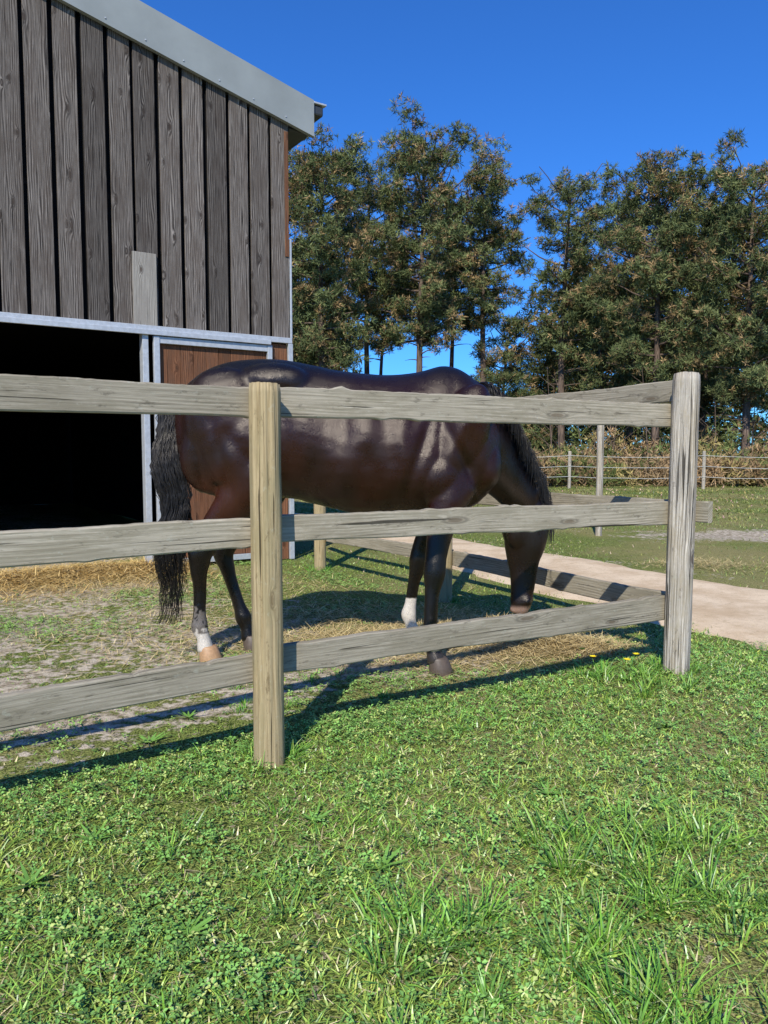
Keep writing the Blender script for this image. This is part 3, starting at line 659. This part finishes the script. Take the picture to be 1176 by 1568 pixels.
leg([(.40,4.64,1.12,.14,.08),(.375,4.66,1.02,.12,.085),(.335,4.68,.90,.092,.075),(.28,4.71,.76,.066,.058),(.23,4.73,.63,.05,.046),(.217,4.735,.56,.054,.05),(.212,4.74,.52,.053,.048),(.20,4.745,.46,.042,.04),(.186,4.755,.40,.035,.032),(.167,4.77,.27,.034,.03),(.156,4.78,.205,.044,.038),(.157,4.785,.18,.043,.038),(.168,4.79,.135,.034,.034),(.182,4.795,.09,.042,.042),(.187,4.797,.06,.044,.044)],k=1.1)
def hind(y0,y1,k,hx,fx,ft):
    leg([(-.86,y0,1.36,.22,.12),(-.84,y0,1.20,.21,.125),(k-.02,y0,1.05,.17,.11),(k-.07,y0+.01,.92,.13,.09),((k+hx)/2-.03,(y0*2+y1)/3,.80,.092,.068),(hx+.065,(y0+y1)/2,.70,.066,.052),(hx+.015,(y0+y1)/2,.635,.062,.045),(hx+.005,(y0+y1*2)/3,.585,.057,.045),(hx+(fx-hx)*.2,(y0+y1*3)/4,.52,.045,.04),(hx+(fx-hx)*.4,y1,.43,.036,.033),(hx+(fx-hx)*.8,y1,.28,.035,.031),(fx,y1,.21,.046,.039),(fx+.004,y1,.185,.044,.038),(fx+.022,y1,.14,.035,.035),(ft-.005,y1,.09,.042,.042),(ft,y1,.06,.045,.045)],k=1.1)
    ell((hx-.045,(y0+y1)/2,.665),(.022,.022,.05),-.2)
hind(4.30,4.40,-.76,-1.06,-1.07,-1.035)
hind(4.65,4.67,-.70,-.985,-.868,-.832)
me=D.meshes.new('hb'); me.from_pydata(np.concatenate(HV).tolist(),[],np.concatenate(HQ).tolist()+np.concatenate(HT).tolist()); me.update()
tmp=D.objects.new('hb',me); link(tmp)
rm=tmp.modifiers.new('r','REMESH'); rm.mode='VOXEL'; rm.voxel_size=.0105; rm.use_smooth_shade=True
sm=tmp.modifiers.new('s','SMOOTH'); sm.factor=.5; sm.iterations=7
dg=bpy.context.evaluated_depsgraph_get(); em=D.meshes.new_from_object(tmp.evaluated_get(dg))
D.objects.remove(tmp)
nv=len(em.vertices); co=np.zeros(nv*3,dtype=np.float32); em.vertices.foreach_get('co',co); co=co.reshape(-1,3)
no=np.zeros(nv*3,dtype=np.float32); em.vertices.foreach_get('normal',no); no=no.reshape(-1,3)
x,y,z=co.T
bodym=np.clip((z-.75)/.2,0,1)*np.clip((1.72-z)/.2,0.2,1)
def gb(cx,cz,sx_,sz_,rot=0):
    dx=x-cx;dz=z-cz;c_,s_=math.cos(rot),math.sin(rot);u=dx*c_+dz*s_;v=-dx*s_+dz*c_
    return np.exp(-(u/sx_)**2-(v/sz_)**2)
dsp=.011*(vn(x*1.5+y*.3,z*.6+x*.15,5.0,2)-.5)*2*bodym+.006*(vn(x*1.3,z*.8,11,4)-.5)*2*bodym
dsp+=bodym*(-.022*gb(.20,1.22,.035,.28,-.32)-.014*gb(.45,1.15,.025,.22,.5)+.012*gb(.35,1.10,.07,.14,-.3)+.018*gb(.44,1.35,.05,.16,-.35)
 -.024*gb(-.53,1.22,.05,.28,.12)+.016*gb(-.38,1.32,.06,.20,.05)-.016*gb(-.88,1.15,.03,.24,.25)+.012*gb(-.75,1.25,.05,.2,.2)-.012*gb(-1.02,1.1,.025,.2,.1)
 +.010*gb(-.12,1.34,.07,.14)-.010*gb(-.22,1.30,.04,.2)+.010*gb(.10,1.32,.05,.16)-.008*gb(0.0,1.3,.04,.2))
co=co+no*dsp[:,None]; em.vertices.foreach_set('co',co.ravel())
col=np.tile(np.array([.027,.0070,.0030]),(nv,1))
blk=np.array([.0055,.0044,.0038]); wht=np.array([.80,.72,.62])
def blend(c,t,w): w=np.clip(w,0,1)[:,None]; return c*(1-w)+t*w
nz=vn(x*1.0,z*1.0+y,6,1)
col=blend(col,blk,(.85-z+.25*(nz-.5))/.14*(x<.72))
col=blend(col,blk,(z-1.50)/.16*.8); col=blend(col,np.array([.012,.006,.004]),(x-.62)/.12)
col=blend(col,np.array([.075,.020,.007]),np.exp(-(((x+.95)/.2)**2+((z-.95)/.12)**2))*.7)
col=blend(col,blk*1.5,(nz-.6)*1.2)
ff=(x>.05)&(x<.35)&(y>4.6)&(z<.34); col=np.where((ff&(z<.285+.03*nz))[:,None],wht,col)
nh=(x<-.95)&(y<4.5); col=np.where((nh&(z<.17+.05*nz))[:,None],wht*.9,col)
nn_=vn(x*9,z*9+y*5,9,2)
col=np.where((nh&(z>=.17)&(z<.26+.08*nn_)&(nn_>.3))[:,None],np.array([.18,.155,.135]),col)
nf=(x>.1)&(x<.35)&(y<4.35)&(z<.12); col=np.where(nf[:,None],np.array([.05,.04,.035]),col)
muz=(x>.78)&(z<.235)&(y>4.8); col=blend(col,np.array([.42,.27,.21]),np.where(muz,(.235-z+.02*(nz-.5))/.02,0)*.85)
nos=np.exp(-(((x-.918)/.012)**2+((z-.262)/.02)**2))*(y<4.9); col=blend(col,np.array([.004,.003,.003]),nos*1.2)
ca=em.color_attributes.new('col','FLOAT_COLOR','POINT'); c4=np.ones((nv,4),dtype=np.float32);c4[:,:3]=col; ca.data.foreach_set('color',c4.ravel())
m_coat,nt,b,out=newmat('horse_coat'); a=ATT(nt,'col')
tc=nt.nodes.new('ShaderNodeTexCoord'); mp=nt.nodes.new('ShaderNodeMapping'); mp.inputs['Scale'].default_value=(60,200,22); mp.inputs['Rotation'].default_value=(0,.5,0); nt.links.new(tc.outputs['Object'],mp.inputs[0])
fn=NOISE(nt,mp.outputs[0],4,3,.7); n2=NOISE(nt,tc.outputs['Object'],9,5,.65)
nt.links.new(MIX(nt,MR(nt,fn,.35,.65),MIX(nt,.4,a.outputs['Color'],(0,0,0)),a.outputs['Color']),b.inputs['Base Color'])
nt.links.new(M(nt,'ADD',MR(nt,n2,.3,.7,.17,.30),M(nt,'MULTIPLY',fn,.13)),b.inputs['Roughness']); b.inputs['Specular IOR Level'].default_value=.55
b.inputs['Specular Tint'].default_value=(1,.90,.80,1)
BUMP(nt,M(nt,'ADD',M(nt,'MULTIPLY',fn,.5),M(nt,'MULTIPLY',n2,1.0)),.5,.007,b)
em.materials.clear(); em.materials.append(m_coat)
horse=empty('horse',(-.3,YC,0))
hb=D.objects.new('body',em); link(hb,horse); hb.location=(.3,-YC,0)
em.polygons.foreach_set('use_smooth',np.ones(len(em.polygons),bool))
def hoofmat(name,c):
    m,nt,b,out=newmat(name); tc=nt.nodes.new('ShaderNodeTexCoord'); n=NOISE(nt,tc.outputs['Object'],60,3)
    nt.links.new(MIX(nt,n,tuple(v*.6 for v in c),tuple(v*1.3 for v in c)),b.inputs['Base Color']); b.inputs['Roughness'].default_value=.5; return m
mh1=hoofmat('hoof_pale',(.46,.27,.14)); mh2=hoofmat('hoof_dark',(.11,.08,.06))
def hoof(i,x,y,mat):
    ns=24;a=np.linspace(0,2*math.pi,ns,endpoint=False);V=[]
    for z_,r,ox in((.088,.046,-.004),(.078,.052,0),(.04,.060,.008),(.0,.068,.016),(-.01,.065,.016)):
        for t in a:
            rr=r*(1.0 if math.cos(t)>0 else .86); V.append([x+ox+rr*1.08*math.cos(t)+.3,y+r*.95*math.sin(t)-YC,z_+.004])
    V.append([x+.3,y-YC,.095]); I=np.arange(5*ns).reshape(5,ns);J=np.roll(I,-1,1)
    Q=np.stack([I[1:],J[1:],J[:-1],I[:-1]],-1).reshape(-1,4); T=np.stack([I[0],J[0],np.full(ns,5*ns)],-1)
    np_mesh('hoof_%d'%i,V,Q,T,mat,parent=horse,smooth=True)
hoof(1,.295,4.15,mh2);hoof(2,.197,4.798,mh1);hoof(3,-1.025,4.40,mh1);hoof(4,-.82,4.67,mh2)
m_eye,nt,b,out=newmat('eye'); b.inputs['Base Color'].default_value=(.01,.006,.004,1); b.inputs['Roughness'].default_value=.08
for i,c in enumerate(((.967,4.838,.795),(1.03,5.02,.795))):
    bm_=D.meshes.new('eye'); bm=bmesh.new(); bmesh.ops.create_uvsphere(bm,u_segments=16,v_segments=10,radius=.022); bm.to_mesh(bm_); bm.free(); bm_.materials.append(m_eye)
    o=D.objects.new('eye_%d'%i,bm_); link(o,horse); o.location=(c[0]+.3,c[1]-YC,c[2])
m_hair,nt,b,out=newmat('black_hair'); b.inputs['Base Color'].default_value=(.012,.010,.009,1); b.inputs['Roughness'].default_value=.40; b.inputs['Specular IOR Level'].default_value=.55; b.inputs['Specular Tint'].default_value=(1,.93,.85,1)
def hair(name,lines,r):
    cu=D.curves.new(name,'CURVE'); cu.dimensions='3D'; cu.bevel_depth=r; cu.bevel_resolution=0; cu.materials.append(m_hair)
    for L_ in lines:
        sp=cu.splines.new('POLY'); sp.points.add(len(L_)-1)
        for k,(p,c) in enumerate(zip(sp.points,L_)):
            p.co=(c[0]+.3,c[1]-YC,c[2],1); p.radius=1-.75*k/(len(L_)-1)
    link(D.objects.new(name,cu),horse)
tp=cr([(-1.15,4.46,1.565),(-1.205,4.44,1.49),(-1.225,4.41,1.3),(-1.205,4.37,1.05),(-1.195,4.35,.8),(-1.215,4.35,.5),(-1.245,4.36,.2)],6)
wid=np.interp(np.linspace(0,1,len(tp)),[0,.12,.35,.7,1],[.035,.06,.10,.10,.075])
lines=[]
for i in range(720):
    a=rng.uniform(0,6.28); rr=math.sqrt(rng.random()); ph=rng.uniform(0,6.28)
    n_=int(len(tp)*rng.uniform(.6,1.0)); L_=[]
    grp=math.floor(a/1.05)
    for k in range(n_):
        kk=k*.62
        wv=.018*math.sin(kk*.95+grp*.5)*(min(1,k/len(tp)*2)+.1)+.004*math.sin(k*1.7+ph)
        pin=1-.18*math.sin(kk*1.9+grp)**2
        L_.append((tp[k][0]+wid[k]*rr*math.cos(a)*pin+wv,tp[k][1]+.6*wid[k]*rr*math.sin(a)*pin+.5*wv,tp[k][2]))
    lines.append(L_)
hair('tail',lines,.0034)
lines=[]
p,N,Lt,a_,b_=nk
near=np.sign(-(Lt[:,1]))[:,None]*Lt
for i in range(900):
    u=rng.uniform(.10,.97)*(len(p)-1); k=min(int(u),len(p)-2); f=u-k
    P0=(p[k]+N[k]*b_[k]*.97)*(1-f)+(p[k+1]+N[k+1]*b_[k+1]*.97)*f
    nr_=near[k]*(1 if rng.random()<.75 else -1); n_=8; Ln=rng.uniform(.08,.22); L_=[]
    w=rng.normal(0,.014,3)
    for j in range(n_):
        t=j/(n_-1); q=P0+N[k]*(.018*math.sin(t*3.1))+nr_*(a_[k]*.95*min(1,t*1.6)+.008)+np.array([0,0,-1])*Ln*t*t*.9+np.array([.01,0,0])*t+w*t
        L_.append(tuple(q))
    lines.append(L_)
for i in range(140):
    L_=[]; P0=np.array([.96,4.95,.95])+rng.normal(0,.018,3)
    for j in range(6):
        t=j/5; L_.append(tuple(P0+np.array([.075*math.sin(t*2),-.04*t,-.16*t])+rng.normal(0,.003,3)))
    lines.append(L_)
hair('mane',lines,.0032)
# ---------------------------------------------------------------- light, sky, camera
el=math.radians(39.5); sx,sy=-.22,-.975
sun=D.lights.new('sun','SUN'); sun.energy=5.0; sun.angle=math.radians(.5); sun.color=(1,.965,.86)
so=D.objects.new('sun',sun); link(so)
dv=Vector((-sx*math.cos(el),-sy*math.cos(el),-math.sin(el))); so.rotation_euler=dv.to_track_quat('-Z','Y').to_euler()
w=D.worlds.new('World'); scene.world=w; w.use_nodes=True; nt=w.node_tree; nt.nodes.clear()
sk=nt.nodes.new('ShaderNodeTexSky'); sk.sky_type='NISHITA'; sk.sun_disc=False; sk.sun_elevation=el; sk.sun_rotation=math.atan2(sx,sy)
sk.air_density=1.0; sk.dust_density=.2; sk.ozone_density=3.0
mul=MIX(nt,1.0,sk.outputs[0],(.32,.88,1.72),'MULTIPLY')
bg=nt.nodes.new('ShaderNodeBackground'); bg.inputs[1].default_value=.105; ow=nt.nodes.new('ShaderNodeOutputWorld')
nt.links.new(mul,bg.inputs[0]); nt.links.new(bg.outputs[0],ow.inputs[0])
cam=D.cameras.new('camera'); cam.lens=27.05; cam.sensor_width=36; cam.clip_end=4000; cam.clip_start=.05
co_=D.objects.new('camera',cam); link(co_); co_.location=(0,0,1.2); co_.rotation_euler=(math.radians(85.7),0,0); scene.camera=co_
scene.view_settings.view_transform='Standard'; scene.view_settings.look='None'; scene.view_settings.exposure=0
